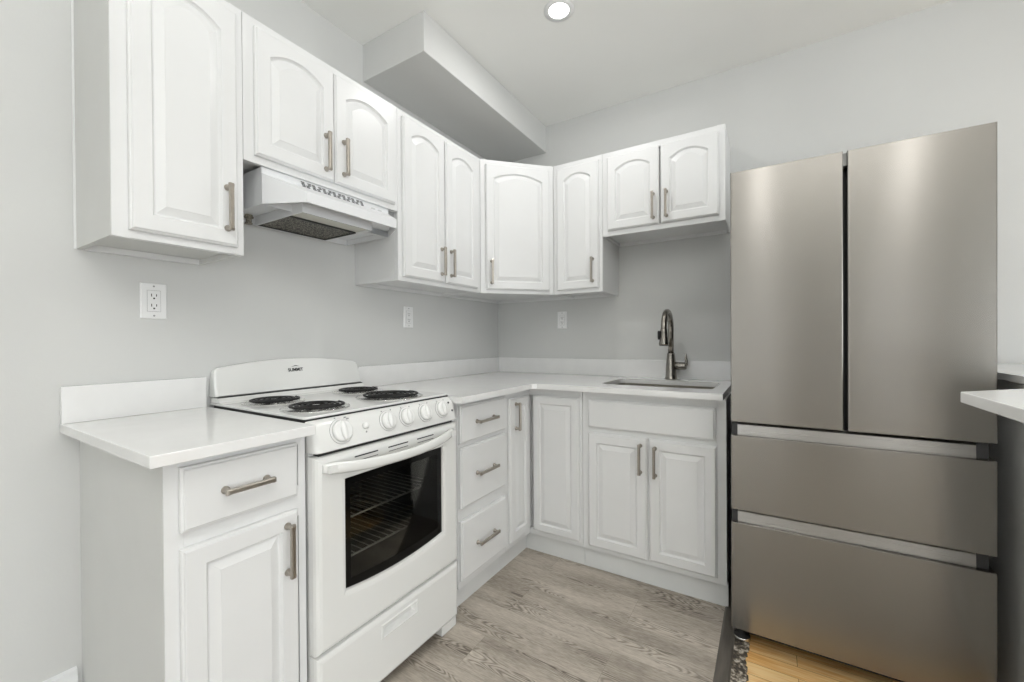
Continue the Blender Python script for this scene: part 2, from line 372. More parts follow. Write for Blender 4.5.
def panel_loop(x0, x1, z0, z1, y, off, rise, n=14):
    a, b_, c, d = x0 + off, x1 - off, z0 + off, z1 - off
    L = [(a, y, c), (b_, y, c)]
    for i in range(n + 1):
        t = i / n; x = b_ + (a - b_) * t
        L.append((x, y, d - rise + rise * (1 - (2 * t - 1) ** 2) if rise else d))
    return L
def door(parent, x0, x1, z0, z1, arch=True, hx=None, hz=None, name='door', s=.046, t=.019):
    """raised-panel door; arched top panel on the wall cabinets"""
    r = .034 if arch else 0
    Y = lambda d: -d
    P = lambda off, d, rise: panel_loop(x0, x1, z0, z1, Y(d), off, rise)
    ex = .012 if arch else 0
    L = [P(0, .0005, 0), P(0, t - .008, 0), P(.0015, t - .006, 0), P(.004, t - .005, 0), P(.0052, t - .0018, 0), P(.0075, t, 0),
         P(s, t, r), P(s + .0025, t - .0055, r), P(s + .006, t - .0095, r), P(s + .009, t - .0095, r), P(s + .029, t - .002, r), P(s + .030, t - .001, r)]
    if arch:   # straight outer frame, sides and bottom as given; keep the field's top corner just below the arch
        pass
    o = MB().loops(L).obj(name, M['cab'], parent)
    if hx is not None: handle(o, hx, hz, True)
    return o
def drawer(parent, x0, x1, z0, z1, pull=True, name='drawer', t=.019):
    P = lambda off, d: [(x0 + off, -d, z0 + off), (x1 - off, -d, z0 + off), (x1 - off, -d, z1 - off), (x0 + off, -d, z1 - off)]
    o = MB().loops([P(0, .0005), P(0, t - .007), P(.0015, t - .006), P(.005, t - .005), P(.0062, t - .0015), P(.0085, t)]).obj(name, M['cab'], parent)
    if pull: handle(o, (x0 + x1) / 2, (z0 + z1) / 2, False, pull)
    return o
def frame_mesh(w, h, st_l, st_r, top, bot, extra=()):
    mb = MB(); t = .019
    mb.box(0, st_l, 0, t, 0, h); mb.box(w - st_r, w, 0, t, 0, h); mb.box(st_l, w - st_r, 0, t, 0, bot); mb.box(st_l, w - st_r, 0, t, h - top, h)
    for e in extra: mb.box(e[0], e[1], 0, t, e[2], e[3])
    return mb
def wall_cabinet(label, loc, rotz, w, h, depth, doors, side='cab'):
    r = thing('wall_cabinet', label, 'cabinet', loc, rotz)
    t = .013
    mb = MB().box(0, w, .0192, depth, .016, h)
    mb.box(0, t, .0192, depth, 0, .016); mb.box(w - t, w, .0192, depth, 0, .016)
    mb.obj('body', M[side], r, bevel=.0008, seg=1)
    MB().box(t, w - t, depth - .017, depth - .001, -.002, .0155).obj('hanging_rail', M['cab'], r)
    frame_mesh(w, h, .035, .035, .035, .03).obj('face_frame', M['cab'], r, bevel=.0012)
    if side != 'cab':
        MB().box(-.0015, -.0001, .0005, depth, 0, h).obj('side_panel', M[side], r)
        MB().box(-.0065, -.0016, depth - .004, depth, 0, h).obj('caulk_bead', M['seam'], r)
    for d in doors: door(r, *d[:4], True, *d[4:])
    return r
UD = .2987; UZ = 1.4165; UH = 2.1935 - UZ; G = .0015
DZ0, DZ1 = 1.437 - UZ, 2.165 - UZ
# near cabinet
y0, y1 = -2.2235, -1.908
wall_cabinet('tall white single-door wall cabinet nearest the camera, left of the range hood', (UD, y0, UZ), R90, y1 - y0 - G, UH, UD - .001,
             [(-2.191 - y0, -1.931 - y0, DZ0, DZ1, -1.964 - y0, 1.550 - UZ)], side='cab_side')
# over the hood
yb0, yb1 = -1.908, -1.2605; EZ = 1.7245; EH = 2.1935 - EZ
wall_cabinet('short white two-door wall cabinet directly above the range hood', (UD, yb0, EZ), R90, yb1 - yb0 - G, EH, UD - .001,
             [(-1.877 - yb0, -1.5905 - yb0, 1.748 - EZ, 2.165 - EZ, -1.629 - yb0, 1.846 - EZ), (-1.5875 - yb0, -1.286 - yb0, 1.748 - EZ, 2.165 - EZ, -1.552 - yb0, 1.851 - EZ)])
# tall pair right of the hood
yc0, yc1 = -1.2605, -.6284
wall_cabinet('tall white two-door wall cabinet between range hood and diagonal corner cabinet', (UD, yc0, UZ), R90, yc1 - yc0 - G, UH, UD - .001,
             [(-1.2375 - yc0, -.956 - yc0, DZ0, DZ1, -.987 - yc0, 1.540 - UZ), (-.947 - yc0, -.672 - yc0, DZ0, DZ1, -.915 - yc0, 1.540 - UZ)])
# diagonal corner cabinet
A = Vector((UD, -.6284)); B = Vector((.6068, -UD)); dl = (B - A).length; ang = math.atan2(B.y - A.y, B.x - A.x)
r = thing('corner_wall_cabinet', 'tall white diagonal corner wall cabinet with single arched door', 'cabinet', (A.x, A.y, UZ), ang)
q = Matrix.Rotation(-ang, 2)
def loc2(x, y): v = q @ (Vector((x, y)) - A); return (v.x, v.y)
n_ = Vector((-math.sin(ang), math.cos(ang))) * .0195
pl = [loc2(*(A + n_ + Vector((0, .001)))), loc2(*(B + n_ - Vector((.001, 0)))), loc2(B.x - .0012, -.0012), loc2(.0012, -.0012), loc2(.0012, A.y + .0012)]
MB().prism(pl, 'z', .016, UH).obj('body', M['cab'], r)
mb = MB()
for a_, b_ in ((2, 3), (3, 4)):
    pa, pb = Vector(pl[a_]), Vector(pl[b_]); dd = (pb - pa).normalized(); nn = Vector((-dd.y, dd.x)) * .016
    cen = Vector((dl / 2, .25))
    if (cen - pa).dot(nn) < 0: nn = -nn
    mb.prism([tuple(pa), tuple(pb), tuple(pb + nn), tuple(pa + nn)], 'z', -.002, .0155)
mb.obj('hanging_rail', M['cab'], r)
fr = frame_mesh(dl, UH, .03, .03, .035, .03); fr.obj('face_frame', M['cab'], r, bevel=.0012)
door(r, .030, dl - .030, DZ0, DZ1, True, .062, 1.538 - UZ)
# right of corner
xd0, xd1 = .6068, .9165
wall_cabinet('tall narrow white wall cabinet with one arched door, right of the diagonal corner', (xd0 + G, -UD, UZ), 0, xd1 - xd0 - 2 * G, UH, UD - .001,
             [(.634 - xd0, .895 - xd0, DZ0, DZ1, .861 - xd0, 1.541 - UZ)])
xe0, xe1 = .9165, 1.538
wall_cabinet('short white two-door wall cabinet above the sink beside the refrigerator', (xe0, -UD, EZ), 0, xe1 - xe0, EH, UD - .001,
             [(.947 - xe0, 1.2285 - xe0, 1.752 - EZ, 2.162 - EZ, 1.199 - xe0, 1.847 - EZ), (1.2355 - xe0, 1.511 - xe0, 1.752 - EZ, 2.162 - EZ, 1.266 - xe0, 1.847 - EZ)])

# ---- base cabinets
BD = .598; TZ = .084; BT = .8832          # face plane, bottom of the frames, underside of the counter
def base_body(r, w, depth, h, toe=.036, side='cab', tl=0, tr=0):
    mb = MB().box(.0006, w - .0006, .0192, depth, 0, h)
    mb.obj('body', M[side], r, bevel=.0008, seg=1)
    MB().box(tl, w - tr, toe, depth - .01, FLOOR - TZ + .0005, -.0006).obj('toe_board', M['toe'], r)
# left end unit
y0, y1 = -2.2215, -1.8945
r = thing('base_cabinet', 'white base cabinet with one drawer and one door, left of the range', 'cabinet', (BD, y0, TZ), R90)
h = BT - TZ; w_ = y1 - y0 - .001
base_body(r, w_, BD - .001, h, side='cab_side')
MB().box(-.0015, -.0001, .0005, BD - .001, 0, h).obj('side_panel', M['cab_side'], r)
frame_mesh(w_, h, .035, .02, .03, .032, [(.035, w_ - .02, .57, .655)]).obj('face_frame', M['cab'], r, bevel=.0012)
drawer(r, -2.195 - y0, -1.926 - y0, .716 - TZ, .862 - TZ, pull=.114)
d_ = door(r, -2.195 - y0, -1.926 - y0, .118 - TZ, .679 - TZ, False, -1.959 - y0, .583 - TZ)
# three drawers right of the range
y0, y1 = -1.2165, -.846
r = thing('drawer_base_cabinet', 'white three-drawer base cabinet between the range and the corner', 'cabinet', (BD, y0, TZ), R90)
w_ = y1 - y0
base_body(r, w_, BD - .001, h, tr=0)
frame_mesh(w_, h, .02, .018, .03, .032, [(.02, w_ - .018, .58, .64), (.02, w_ - .018, .27, .36)]).obj('face_frame', M['cab'], r, bevel=.0012)
dw0, dw1 = .0, -.864 - y0
MB().box(-.035, -.0005, .019, .3, 0, h).obj('filler_strip', M['cab'], r)
drawer(r, -1.2135 - y0, dw1, .703 - TZ, .864 - TZ, pull=.150)
drawer(r, -1.2135 - y0, dw1, .427 - TZ, .684 - TZ, pull=.150)
drawer(r, -1.2135 - y0, dw1, .120 - TZ, .373 - TZ, pull=.150)
# corner unit with a folding pair of doors
r = thing('corner_base_cabinet', 'white corner base cabinet with two doors meeting in the inside corner', 'cabinet', (0, 0, TZ), 0)
pl = [(.0015, -.8455), (BD - .0195, -.8455), (BD - .0195, -(BD - .0195)), (.9085, -(BD - .0195)), (.9085, -.0015), (.0015, -.0015)]
MB().prism(pl, 'z', 0, h - .0008).obj('body', M['cab'], r)
pl = [(.011, -.8455), (BD - .036, -.8455), (BD - .036, -(BD - .024)), (.9085, -(BD - .024)), (.9085, -.011), (.011, -.011)]
MB().prism(pl, 'z', FLOOR - TZ + .0005, -.0006).obj('toe_board', M['toe'], r)
mb = MB()
mb.box(BD - .019, BD, -.8455, -.822, 0, h); mb.box(BD - .019, BD, -.822, -BD + .0, 0, .032); mb.box(BD - .019, BD, -.822, -BD, h - .042, h)
mb.box(BD, .890, -BD, -BD + .019, 0, .032); mb.box(BD, .890, -BD, -BD + .019, h - .042, h); mb.box(.890, .9085, -BD, -BD + .019, 0, h)
mb.box(BD - .019, BD, -BD, -BD + .019, 0, h)
mb.obj('face_frame', M['cab'], r, bevel=.0012)
d1 = door(r, 0, .199, .118 - TZ, .845 - TZ, False, .050, .753 - TZ, s=.044)
d1.location = (BD, -.821, 0); d1.rotation_euler = (0, 0, R90)
d2 = door(r, .628, .894, .112 - TZ, .843 - TZ, False, s=.040); d2.location = (0, -BD, 0)
# sink base
x0, x1 = .9105, 1.5623
r = thing('sink_base_cabinet', 'white two-door sink base cabinet under the faucet', 'cabinet', (x0, -BD, TZ), 0)
w_ = x1 - x0
mb = MB(); dpt = BD - .001
mb.box(.0006, .016, .0192, dpt, 0, h); mb.box(w_ - .016, w_ - .0006, .0192, dpt, 0, h); mb.box(.016, w_ - .016, .0192, dpt, 0, .016); mb.box(.016, w_ - .016, dpt - .008, dpt, .016, h)
mb.obj('body', M['cab'], r)
MB().box(0, w_ + .003, .024, .04, FLOOR - TZ + .0005, -.0006).obj('toe_board', M['toe'], r)
frame_mesh(w_, h, .036, .036, .03, .032, [(.036, w_ - .036, .588, h - .0301), (w_ / 2 - .015, w_ / 2 + .015, .032, .588)]).obj('face_frame', M['cab'], r, bevel=.0012)
drawer(r, .945 - x0, 1.521 - x0, .703 - TZ, .842 - TZ, pull=False, name='false_drawer_front')
door(r, .944 - x0, 1.2325 - x0, .108 - TZ, .676 - TZ, False, 1.204 - x0, .582 - TZ)
door(r, 1.2425 - x0, 1.526 - x0, .112 - TZ, .678 - TZ, False, 1.271 - x0, .577 - TZ)

# ---------------------------------------------------------------- countertops
CT = .9115; CB = CT - .0262; CO = .66; BS = 1.0175
r = thing('countertop', 'short white quartz countertop left of the range', 'countertop', (0, -2.263, CB), 0)
MB().prism([(0.001, 0), (CO, 0), (CO, .3595), (CO - .004, .363), (.001, .363)], 'z', 0, CT - CB).obj('slab', M['quartz'], r, bevel=.0018)
MB().box(.001, .0215, .0005, .357, CT - CB + .0003, BS - CB).obj('backsplash', M['quartz'], r, bevel=.0012)
r = thing('countertop', 'long L-shaped white quartz countertop around the corner, holding the sink', 'countertop', (0, 0, CB), 0)
SX0, SX1, SY0, SY1 = .970, 1.50, -.500, -.140
def rrect(x0, x1, y0, y1, r_, n=5):
    L = []
    for cx, cy, a0 in ((x1 - r_, y1 - r_, 0), (x0 + r_, y1 - r_, 90), (x0 + r_, y0 + r_, 180), (x1 - r_, y0 + r_, 270)):
        for i in range(n + 1):
            a = math.radians(a0 + 90 * i / n); L.append((cx + r_ * math.cos(a), cy + r_ * math.sin(a)))
    return L
mb = MB(); TH = CT - CB
yl = -1.2635
mb.prism([(.001, yl), (CO, yl), (CO, -CO - .02), (CO + .02, -CO), (.80, -CO), (.80, -.001), (.001, -.001)], 'z', 0, TH)
# slab round the sink cut-out: outer rectangle bridged to the inner rounded one
inner = rrect(SX0, SX1, SY0, SY1, .045)
ox0, ox1, oy0, oy1 = .80, 1.5545, -CO, -.001
def proj_out(p):
    cx, cy = (SX0 + SX1) / 2, (SY0 + SY1) / 2
    i = inner.index(p); k = i // 6; j = i % 6
    cor = [(ox1, oy1), (ox0, oy1), (ox0, oy0), (ox1, oy0)][k]
    if j in (2, 3): return cor
    if k == 0: return (ox1, p[1]) if j < 2 else (p[0], oy1)
    if k == 1: return (p[0], oy1) if j < 2 else (ox0, p[1])
    if k == 2: return (ox0, p[1]) if j < 2 else (p[0], oy0)
    return (p[0], oy0) if j < 2 else (ox1, p[1])
outer = [proj_out(p) for p in inner]
Z = lambda L, z: [(p[0], p[1], z) for p in L]
mb.loops([Z(outer, 0), Z(outer, TH), Z(inner, TH), Z(inner, 0), Z(outer, 0)], False, False)
mb.obj('slab', M['quartz'], r)
MB().prism([(.001, yl), (.0215, yl), (.0215, -.0215), (1.5545, -.0215), (1.5545, -.001), (.001, -.001)], 'z', TH + .0003, BS - CB).obj('backsplash', M['quartz'], r, bevel=.0012)

# sink
r = thing('kitchen_sink', 'stainless steel undermount sink below the faucet', 'sink', ((SX0 + SX1) / 2, (SY0 + SY1) / 2, CB - .2), 0)
hw, hd = (SX1 - SX0) / 2, (SY1 - SY0) / 2
mb = MB(); zt = .1995
o1 = rrect(-hw - .02, hw + .02, -hd - .02, hd + .02, .06); i1 = rrect(-hw - .004, hw + .004, -hd - .004, hd + .004, .048)
i2 = rrect(-hw + .004, hw - .004, -hd + .004, hd - .004, .06); i3 = rrect(-hw + .03, hw - .03, -hd + .03, hd - .03, .05)
o2 = rrect(-hw - .006, hw + .006, -hd - .006, hd + .006, .052); o3 = rrect(-hw, hw, -hd, hd, .06)
mb.loops([Z(o3, -.003), Z(o2, zt - .003), Z(o1, zt - .003), Z(o1, zt), Z(i1, zt), Z(i1, zt - .01), Z(i2, .03), Z(i3, .003)], True, True, smooth=False)
bowl = mb.obj('bowl', M['sinksteel'], r, bevel=.001)
MB().lathe([(.045, .0035), (.045, .006), (.036, .006), (.03, .004), (.012, .004), (.012, .010), (.004, .012)], (0, 0, 0)).obj('drain', M['chrome'], r)

# faucet
FX, FY = 1.240, -.080
r = thing('faucet', 'brushed nickel gooseneck pull-down faucet behind the sink', 'faucet', (FX, FY, CT), 0)
MB().lathe([(.034, .0003), (.034, .006), (.031, .012), (.029, .03), (.0285, .06), (.027, .085), (.0235, .115), (.021, .14), (.020, .150)], (0, 0, 0), n=28).obj('body', M['faucet'], r)
path = [(0, 0, .14), (0, 0, .285)]; R_ = .092
for i in range(1, 17):
    a = math.pi * i / 16; path.append((0, -R_ + R_ * math.cos(a), .290 + R_ * math.sin(a)))
path.append((0, -2 * R_ - .002, .275))
MB().tube(path, .0158, 16).obj('spout', M['faucet'], r)
hd_ = MB().lathe([(.0168, .285), (.0178, .283), (.0185, .268), (.0195, .245), (.0250, .212), (.0260, .204), (.0250, .200)], (0, -2 * R_ - .002, 0), n=24).obj('spray_head', M['faucet'], r)
MB().lathe([(.0225, .1955), (.0235, .1998)], (0, -2 * R_ - .002, 0), n=24).obj('nozzle', M['rubber'], hd_)
mb = MB(); yb = -2 * R_ - .002
mb.prism([(-.012, .268), (-.006, .275), (.006, .275), (.010, .262), (.012, .235), (.006, .228), (-.006, .228), (-.012, .240)], 'x', -.0285, -.016)
o = mb.obj('spray_button', M['rubber'], hd_); o.location = (-.0005, yb - .004, 0)
mb = MB().lathe([(.022, 0), (.022, .028), (.021, .055), (.0195, .062), (.014, .066)], (.018, 0, .078), (1, 0, 0), n=20).obj('valve_hub', M['faucet'], r)
MB().tube([(.070, 0, .078), (.080, 0, .088), (.083, 0, .105), (.080, 0, .125), (.077, 0, .146)], [.013, .011, .008, .0065, .0055], 12).obj('lever', M['faucet'], r)

# ---------------------------------------------------------------- range
RY0 = -1.8925; RW = .626
r = thing('electric_range', 'white freestanding coil-top electric range with oven window and drawer', 'range', (.63, RY0, FLOOR), R90)
mb = MB()
mb.box(.004, .07, .03, .60, .055, .924); mb.box(RW - .07, RW - .004, .03, .60, .055, .924)
mb.box(.07, RW - .07, .03, .60, .79, .924); mb.box(.07, RW - .07, .03, .60, .055, .37); mb.box(.07, RW - .07, .50, .60, .37, .79)
mb.obj('body', M['enamel'], r)
mb = MB(); e = .0008
mb.box(.07 + e, .072, .031, .50 - e, .372, .788); mb.box(RW - .072, RW - .07 - e, .031, .50 - e, .372, .788); mb.box(.072, RW - .072, .031, .50 - e, .3705, .373)
mb.box(.072, RW - .072, .031, .50 - e, .786, .7895); mb.box(.072, RW - .072, .497, .50 - e, .373, .786)
mb.obj('oven_liner', M['ovenliner'], r)
for zz in (.475, .60):
    mb = MB()
    for yy in (.05, .47): mb.tube([(.075, yy, zz), (RW - .075, yy, zz)], .0035, 6)
    for k in range(17): mb.tube([(.09 + k * .028, .05, zz + .004), (.09 + k * .028, .47, zz + .004)], .0018, 5)
    mb.obj('oven_rack', M['rack'], r)
MB().box(.002, RW - .002, .0392, .59, .9243, .9358).obj('top_seam', M['black'], r)
# cooktop lid
mb = MB()
mb.prism(rrect(.001, RW - .001, .040, .624, .012), 'z', .936, .9435)
mb.prism([(.53, .9436), (.552, .947), (.566, .9615), (.618, .9615), (.618, .9436)], 'x', .004, RW - .004)
top = mb.obj('cooktop', M['enamel'], r, bevel=.0028, seg=3)
MB().box(.006, RW - .006, .568, .60, .9616, .9645).obj('back_seam', M['black'], r)
# backguard
N_ = 40; front = []; 
def bg(lean, zb, grow):
    x0, x1 = 0 + lean * .0, RW - lean * .0
    L = [(x0 + .002, zb), (x1 - .002, zb)]
    xr = x1 - .010; xl = x0 + .010; zt = 1.068
    L.append((x1 - .003, zb + .04)); L.append((xr + .003, zt - .02 + .0)); L.append((xr - .002, zt - .007)); L.append((xr - .014, zt + .0))
    for i in range(1, 16):
        t = i / 16; x = (xr - .014) + (xl + .014 - xr + .014) * t; L.append((x, zt + .024 * (1 - (2 * t - 1) ** 2)))
    L.append((xl + .014, zt)); L.append((xl + .002, zt - .007)); L.append((xl - .003, zt - .02)); L.append((x0 + .003, zb + .04))
    return L
L0 = bg(0, .965, 0)
cx_, cz_ = RW / 2, 1.01
def yfront(z): return .574 + (z - .965) * .30
La = [(p[0], .6265, p[1]) for p in L0]; Lb = [(p[0], yfront(p[1]) + .006, p[1]) for p in L0]
Lc = [(cx_ + (p[0] - cx_) * .990, yfront(p[1]) + .0015, cz_ + (p[1] - cz_) * .965) for p in L0]
Ld = [(cx_ + (p[0] - cx_) * .975, yfront(p[1]), cz_ + (p[1] - cz_) * .92) for p in L0]
bgo = MB().loops([La, Lb, Lc, Ld]).obj('backguard', M['enamel'], r)
def text(s_, size, mm, parent, loc, rot, extr=.0004, name='lettering', sx=1.0):
    c = bpy.data.curves.new(name, 'FONT'); c.body = s_; c.size = size; c.extrude = extr; c.align_x = 'CENTER'; c.align_y = 'CENTER'; c.offset = size * .02
    t_ = bpy.data.objects.new('tmp', c); COL.objects.link(t_)
    bpy.context.view_layer.update()
    me = bpy.data.meshes.new_from_object(t_.evaluated_get(bpy.context.evaluated_depsgraph_get())); me.name = name
    bpy.data.objects.remove(t_); o = bpy.data.objects.new(name, me); COL.objects.link(o)
    me.materials.clear(); me.materials.append(mm); o.parent = parent; o.location = loc; o.rotation_euler = rot; o.scale = (sx, 1, 1); return o
tilt = math.atan(.30)
text('SUMMIT', .019, M['ink'], bgo, (RW * .5 - .005, yfront(1.044) - .0006, 1.044), (R90 - tilt, 0, 0), sx=.95)
MB().prism([(RW * .5 - .022, 1.0575), (RW * .5 - .002, 1.0625), (RW * .5 + .016, 1.0575), (RW * .5 - .002, 1.0595)], 'y', yfront(1.060) - .0008, yfront(1.060) + .001).obj('emblem', M['ink'], bgo)
# burners  (local x from the left side, local y = .63 - world x)
def burner(x, y, R):
    mb = MB().lathe([(R + .013, .9438), (R + .013, .9455), (R + .009, .9462), (R + .006, .9455), (R + .002, .9442), (R * .6, .9442), (.02, .9442)], (x, y, 0), n=40)
    b = mb.obj('burner', M['chrome'], r)
    path = []; turns = 4 if R < .10 else 5; n = turns * 28
    for i in range(n + 1):
        t = i / n; rr = .018 + (R - .024) * t; a = t * turns * 2 * math.pi
        path.append((x + rr * math.cos(a), y + rr * math.sin(a), .9535))
    mb = MB().tube(path, .0050, 8, squash=.75)
    mb.tube([(x + R - .006, y, .9535), (x + R - .004, y - .0, .9535)], .0046, 7)
    mb.obj('coil', M['coil'], b)
    mb = MB()
    for k in range(3):
        a = math.radians(90 + 120 * k); mb.tube([(x, y, .9475), (x + (R - .004) * math.cos(a), y + (R - .004) * math.sin(a), .9475)], .0018, 5)
    mb.lathe([(.013, .9465), (.013, .9535), (.010, .9545)], (x, y, 0), n=16)
    mb.obj('coil_support', M['chrome'], b)
WX = lambda y: y - RY0
burner(WX(-1.763), .63 - .195, .088); burner(WX(-1.766), .63 - .452, .092); burner(WX(-1.407), .63 - .200, .088); burner(WX(-1.452), .63 - .452, .113)
# control panel: rounded at both ends
prof = [(.0385, .925), (.0365, .9325), (.022, .9275), (.008, .914), (-.004, .880), (-.012, .850), (-.013, .846), (-.010, .8425), (.0, .842), (.035, .842)]
L = []
for xx, k in ((.0, .35), (.003, .72), (.010, .93), (.02, 1.0), (RW - .02, 1.0), (RW - .010, .93), (RW - .003, .72), (RW, .35)):
    L.append([(xx, .0385 + (p[0] - .0385) * k if p[0] < .0385 else p[0], .889 + (p[1] - .889) * (.94 + .06 * k)) for p in prof])
cp = MB().loops(L, smooth=False).obj('control_panel', M['enamel'], r, bevel=.002, seg=2)
for p in cp.data.polygons: p.use_smooth = True
ta = math.radians(18); nrm = Vector((0, -math.cos(ta), math.sin(ta))); dnv = Vector((0, -math.sin(ta), -math.cos(ta)))
def on_panel(yw, zw):   # point on the sloping face, local z
    z = zw - FLOOR; return Vector((yw - RY0, -.004 - (.880 - z) * (.008 / .030), z))
def knob(yw, zw, R=.026, big=False):
    c = on_panel(yw, zw)
    s = MB().lathe([(R + .005, -.002), (R + .005, .0012), (R + .003, .002), (R + .002, .001)], c, nrm, n=32)
    e = s.obj('knob', M['knob'], r)
    MB().lathe([(R + .0056, -.0015), (R + .0056, .0004)], c, nrm, n=32).obj('knob_ring', M['greyprint'], e)
    mb = MB().lathe([(R, .0015), (R - .001, .010), (R - .003, .013), (R - .006, .014)], c, nrm, n=32)
    # raised grip across the knob, pointing down
    q_ = Vector((0, 0, 1)).rotation_difference(nrm)
    side = Vector((1, 0, 0)); upv = -dnv; LL = []
    for t in [-1, -.8, -.4, 0, .4, .8, 1]:
        hw_ = .0125 * math.sqrt(max(0, 1 - t * t * .97)); hh = .013 + .009 * (1 - t * t * .6)
        p = c + upv * (R - .003) * t
        LL.append([tuple(p - side * hw_ + nrm * .012), tuple(p - side * hw_ * .55 + nrm * hh), tuple(p + nrm * (hh + .001)), tuple(p + side * hw_ * .55 + nrm * hh), tuple(p + side * hw_ + nrm * .012)])
    mb.loops(LL, smooth=True)
    mb.obj('knob_grip', M['knob'], e)
    for a in ((120, 60) if not big else (110, 62, 50)):
        aa = math.radians(a); p = c + side * (R + .0105) * math.cos(aa) + upv * (R + .0105) * math.sin(aa) + nrm * .0002
        ww = .0022 if not (big and a < 70) else .0045
        mk = MB().loops([[tuple(p + side * i * ww + upv * j * .0018 + nrm * 0) for i, j in ((-1, -1), (1, -1), (1, 1), (-1, 1))], [tuple(p + side * i * ww + upv * j * .0018 + nrm * .0007) for i, j in ((-1, -1), (1, -1), (1, 1), (-1, 1))]])
        mk.obj('knob_mark', M['greyprint'], e)
knob(-1.800, .873, .033, True)
for yw in (-1.621, -1.535, -1.443, -1.351): knob(yw, .874, .029)
c = on_panel(-1.713, .874); MB().lathe([(.011, -.001), (.011, .003), (.0085, .0075), (.004, .0095)], c, nrm, n=20).obj('indicator_light', M['knob'], r)
c = on_panel(-1.713, .855); MB().lathe([(.003, -.001), (.003, .0006)], c, nrm, n=12).obj('panel_mark', M['greyprint'], r)
for yw, zw in ((-1.306, .893), (-1.293, .861)):
    MB().lathe([(.0042, -.001), (.0042, .0012)], on_panel(yw, zw), nrm, n=12).obj('panel_hole', M['ink'], r)
MB().box(.02, RW - .02, .004, .029, .832, .8415).obj('door_gap', M['black'], r)
# oven door with window
def rect_loop(x0, x1, z0, z1, y, n=16, dip=0, rad=0.012):
    L = []
    for i in range(n): t = i / n; L.append((x0 + (x1 - x0) * t, y, z0 - dip * (1 - (2 * t - 1) ** 2)))
    for i in range(4): L.append((x1, y, z0 + (z1 - z0) * i / 4))
    for i in range(n): t = i / n; L.append((x1 + (x0 - x1) * t, y, z1))
    for i in range(4): L.append((x0, y, z1 + (z0 - z1) * i / 4))
    return L
D0, D1 = .2665, .832; f = -.012
wx0, wx1, wz0, wz1 = .099, .538, .414, .748
def dl_(off, y): return rect_loop(.001 + off, RW - .001 - off, D0 + off, D1 - off, y)
mb = MB().loops([dl_(0, .028), dl_(0, .006), dl_(.003, -.003), dl_(.009, -.0095), dl_(.018, f),
                 rect_loop(wx0 - .012, wx1 + .012, wz0 - .014, wz1 + .004, f, dip=.022),
                 rect_loop(wx0 - .002, wx1 + .002, wz0 - .002, wz1 + .002, f + .003, dip=.018),
                 rect_loop(wx0, wx1, wz0, wz1, f + .010, dip=.018), rect_loop(wx0, wx1, wz0, wz1, .028, dip=.018), dl_(0, .028)], False, False, smooth=False)
dr = mb.obj('oven_door', M['enamel'], r, bevel=.002)
in_ = lambda o, y, dp: rect_loop(wx0 + o, wx1 - o, wz0 + o, wz1 - o, y, dip=dp)
MB().loops([in_(.0006, .004, .0178), in_(.0006, .0012, .0178), in_(.024, .0012, .012), in_(.024, .004, .012), in_(.0006, .004, .0178)], False, False).obj('window_border', M['frit'], dr)
MB().loops([in_(.0242, .0038, .0118), in_(.0242, .0014, .0118)]).obj('window_glass', M['ovenglass'], dr)
mb = MB()
for a_, b_ in ((-1.761, -1.672), (-1.629, -1.540), (-1.496, -1.410)):
    x0, x1 = a_ - RY0 - .002, b_ - RY0 - .002
    mb.box(x0, x1, f - .0006, f + .01, .8055, .8095); mb.box(x0 + .002, x1, f - .0006, f + .01, .793, .7948)
mb.obj('vent_slots', M['black'], dr)
# bowed handle
L = []
nh = 24
for i in range(nh + 1):
    t = i / nh; u = 2 * t - 1; x = .020 + (RW - .050) * t
    out = .006 + .044 * (1 - abs(u) ** 2.4); zc = .782 + .017 * abs(u) ** 2; hh = .0175 - .002 * (1 - abs(u)); yb = f - out
    if i == 0 or i == nh: hh *= .75
    L.append([(x, yb + .017, zc - hh * .8), (x, yb + .004, zc - hh), (x, yb, zc - hh * .6), (x, yb - .0015, zc), (x, yb, zc + hh * .6), (x, yb + .004, zc + hh), (x, yb + .017, zc + hh * .8)])
mb = MB().loops(L, smooth=True)
for x in (.026, RW - .066): mb.box(x + .004, x + .030, f - .020, f - .0003, .786, .806)
mb.obj('handle', M['enamel'], dr)
# storage drawer
S0, S1 = .041, .262
gx0, gx1, gz0, gz1 = -1.664 - RY0, -1.501 - RY0, .186, .231
def sl(off, y): return [(.001 + off, y, S0 + off), (RW - .001 - off, y, S0 + off), (RW - .001 - off, y, S1 - off), (.001 + off, y, S1 - off)]
def gl(off, y): return [(gx0 + off, y, gz0 + off), (gx1 - off, y, gz0 + off), (gx1 - off, y, gz1 - off), (gx0 + off, y, gz1 - off)]
mb = MB().loops([sl(0, .028), sl(0, .006), sl(.003, -.003), sl(.009, -.0085), sl(.016, -.011), gl(-.001, -.011), gl(.001, -.0145), gl(.004, -.0145), gl(.007, -.004), gl(.014, .004)], True, True)
mb.obj('storage_drawer', M['enamel'], r, bevel=.0015)
for x in (.004, RW - .092):
    MB().prism([(x, .001), (x + .086, .001), (x + .088, .012), (x + .088, .0385), (x, .0385)], 'y', .0, .06).obj('foot', M['enamel'], r, bevel=.004, seg=3)
    MB().box(x, x + .06, .52, .58, .001, .054).obj('foot', M['enamel'], r, bevel=.004)

# ---------------------------------------------------------------- range hood
HY0, HY1 = -1.848, -1.306; HW = HY1 - HY0; HT = 1.7235; HB = 1.600
r = thing('range_hood', 'white under-cabinet range hood with dark filter above the range', 'range hood', (0, HY0, HB), R90)
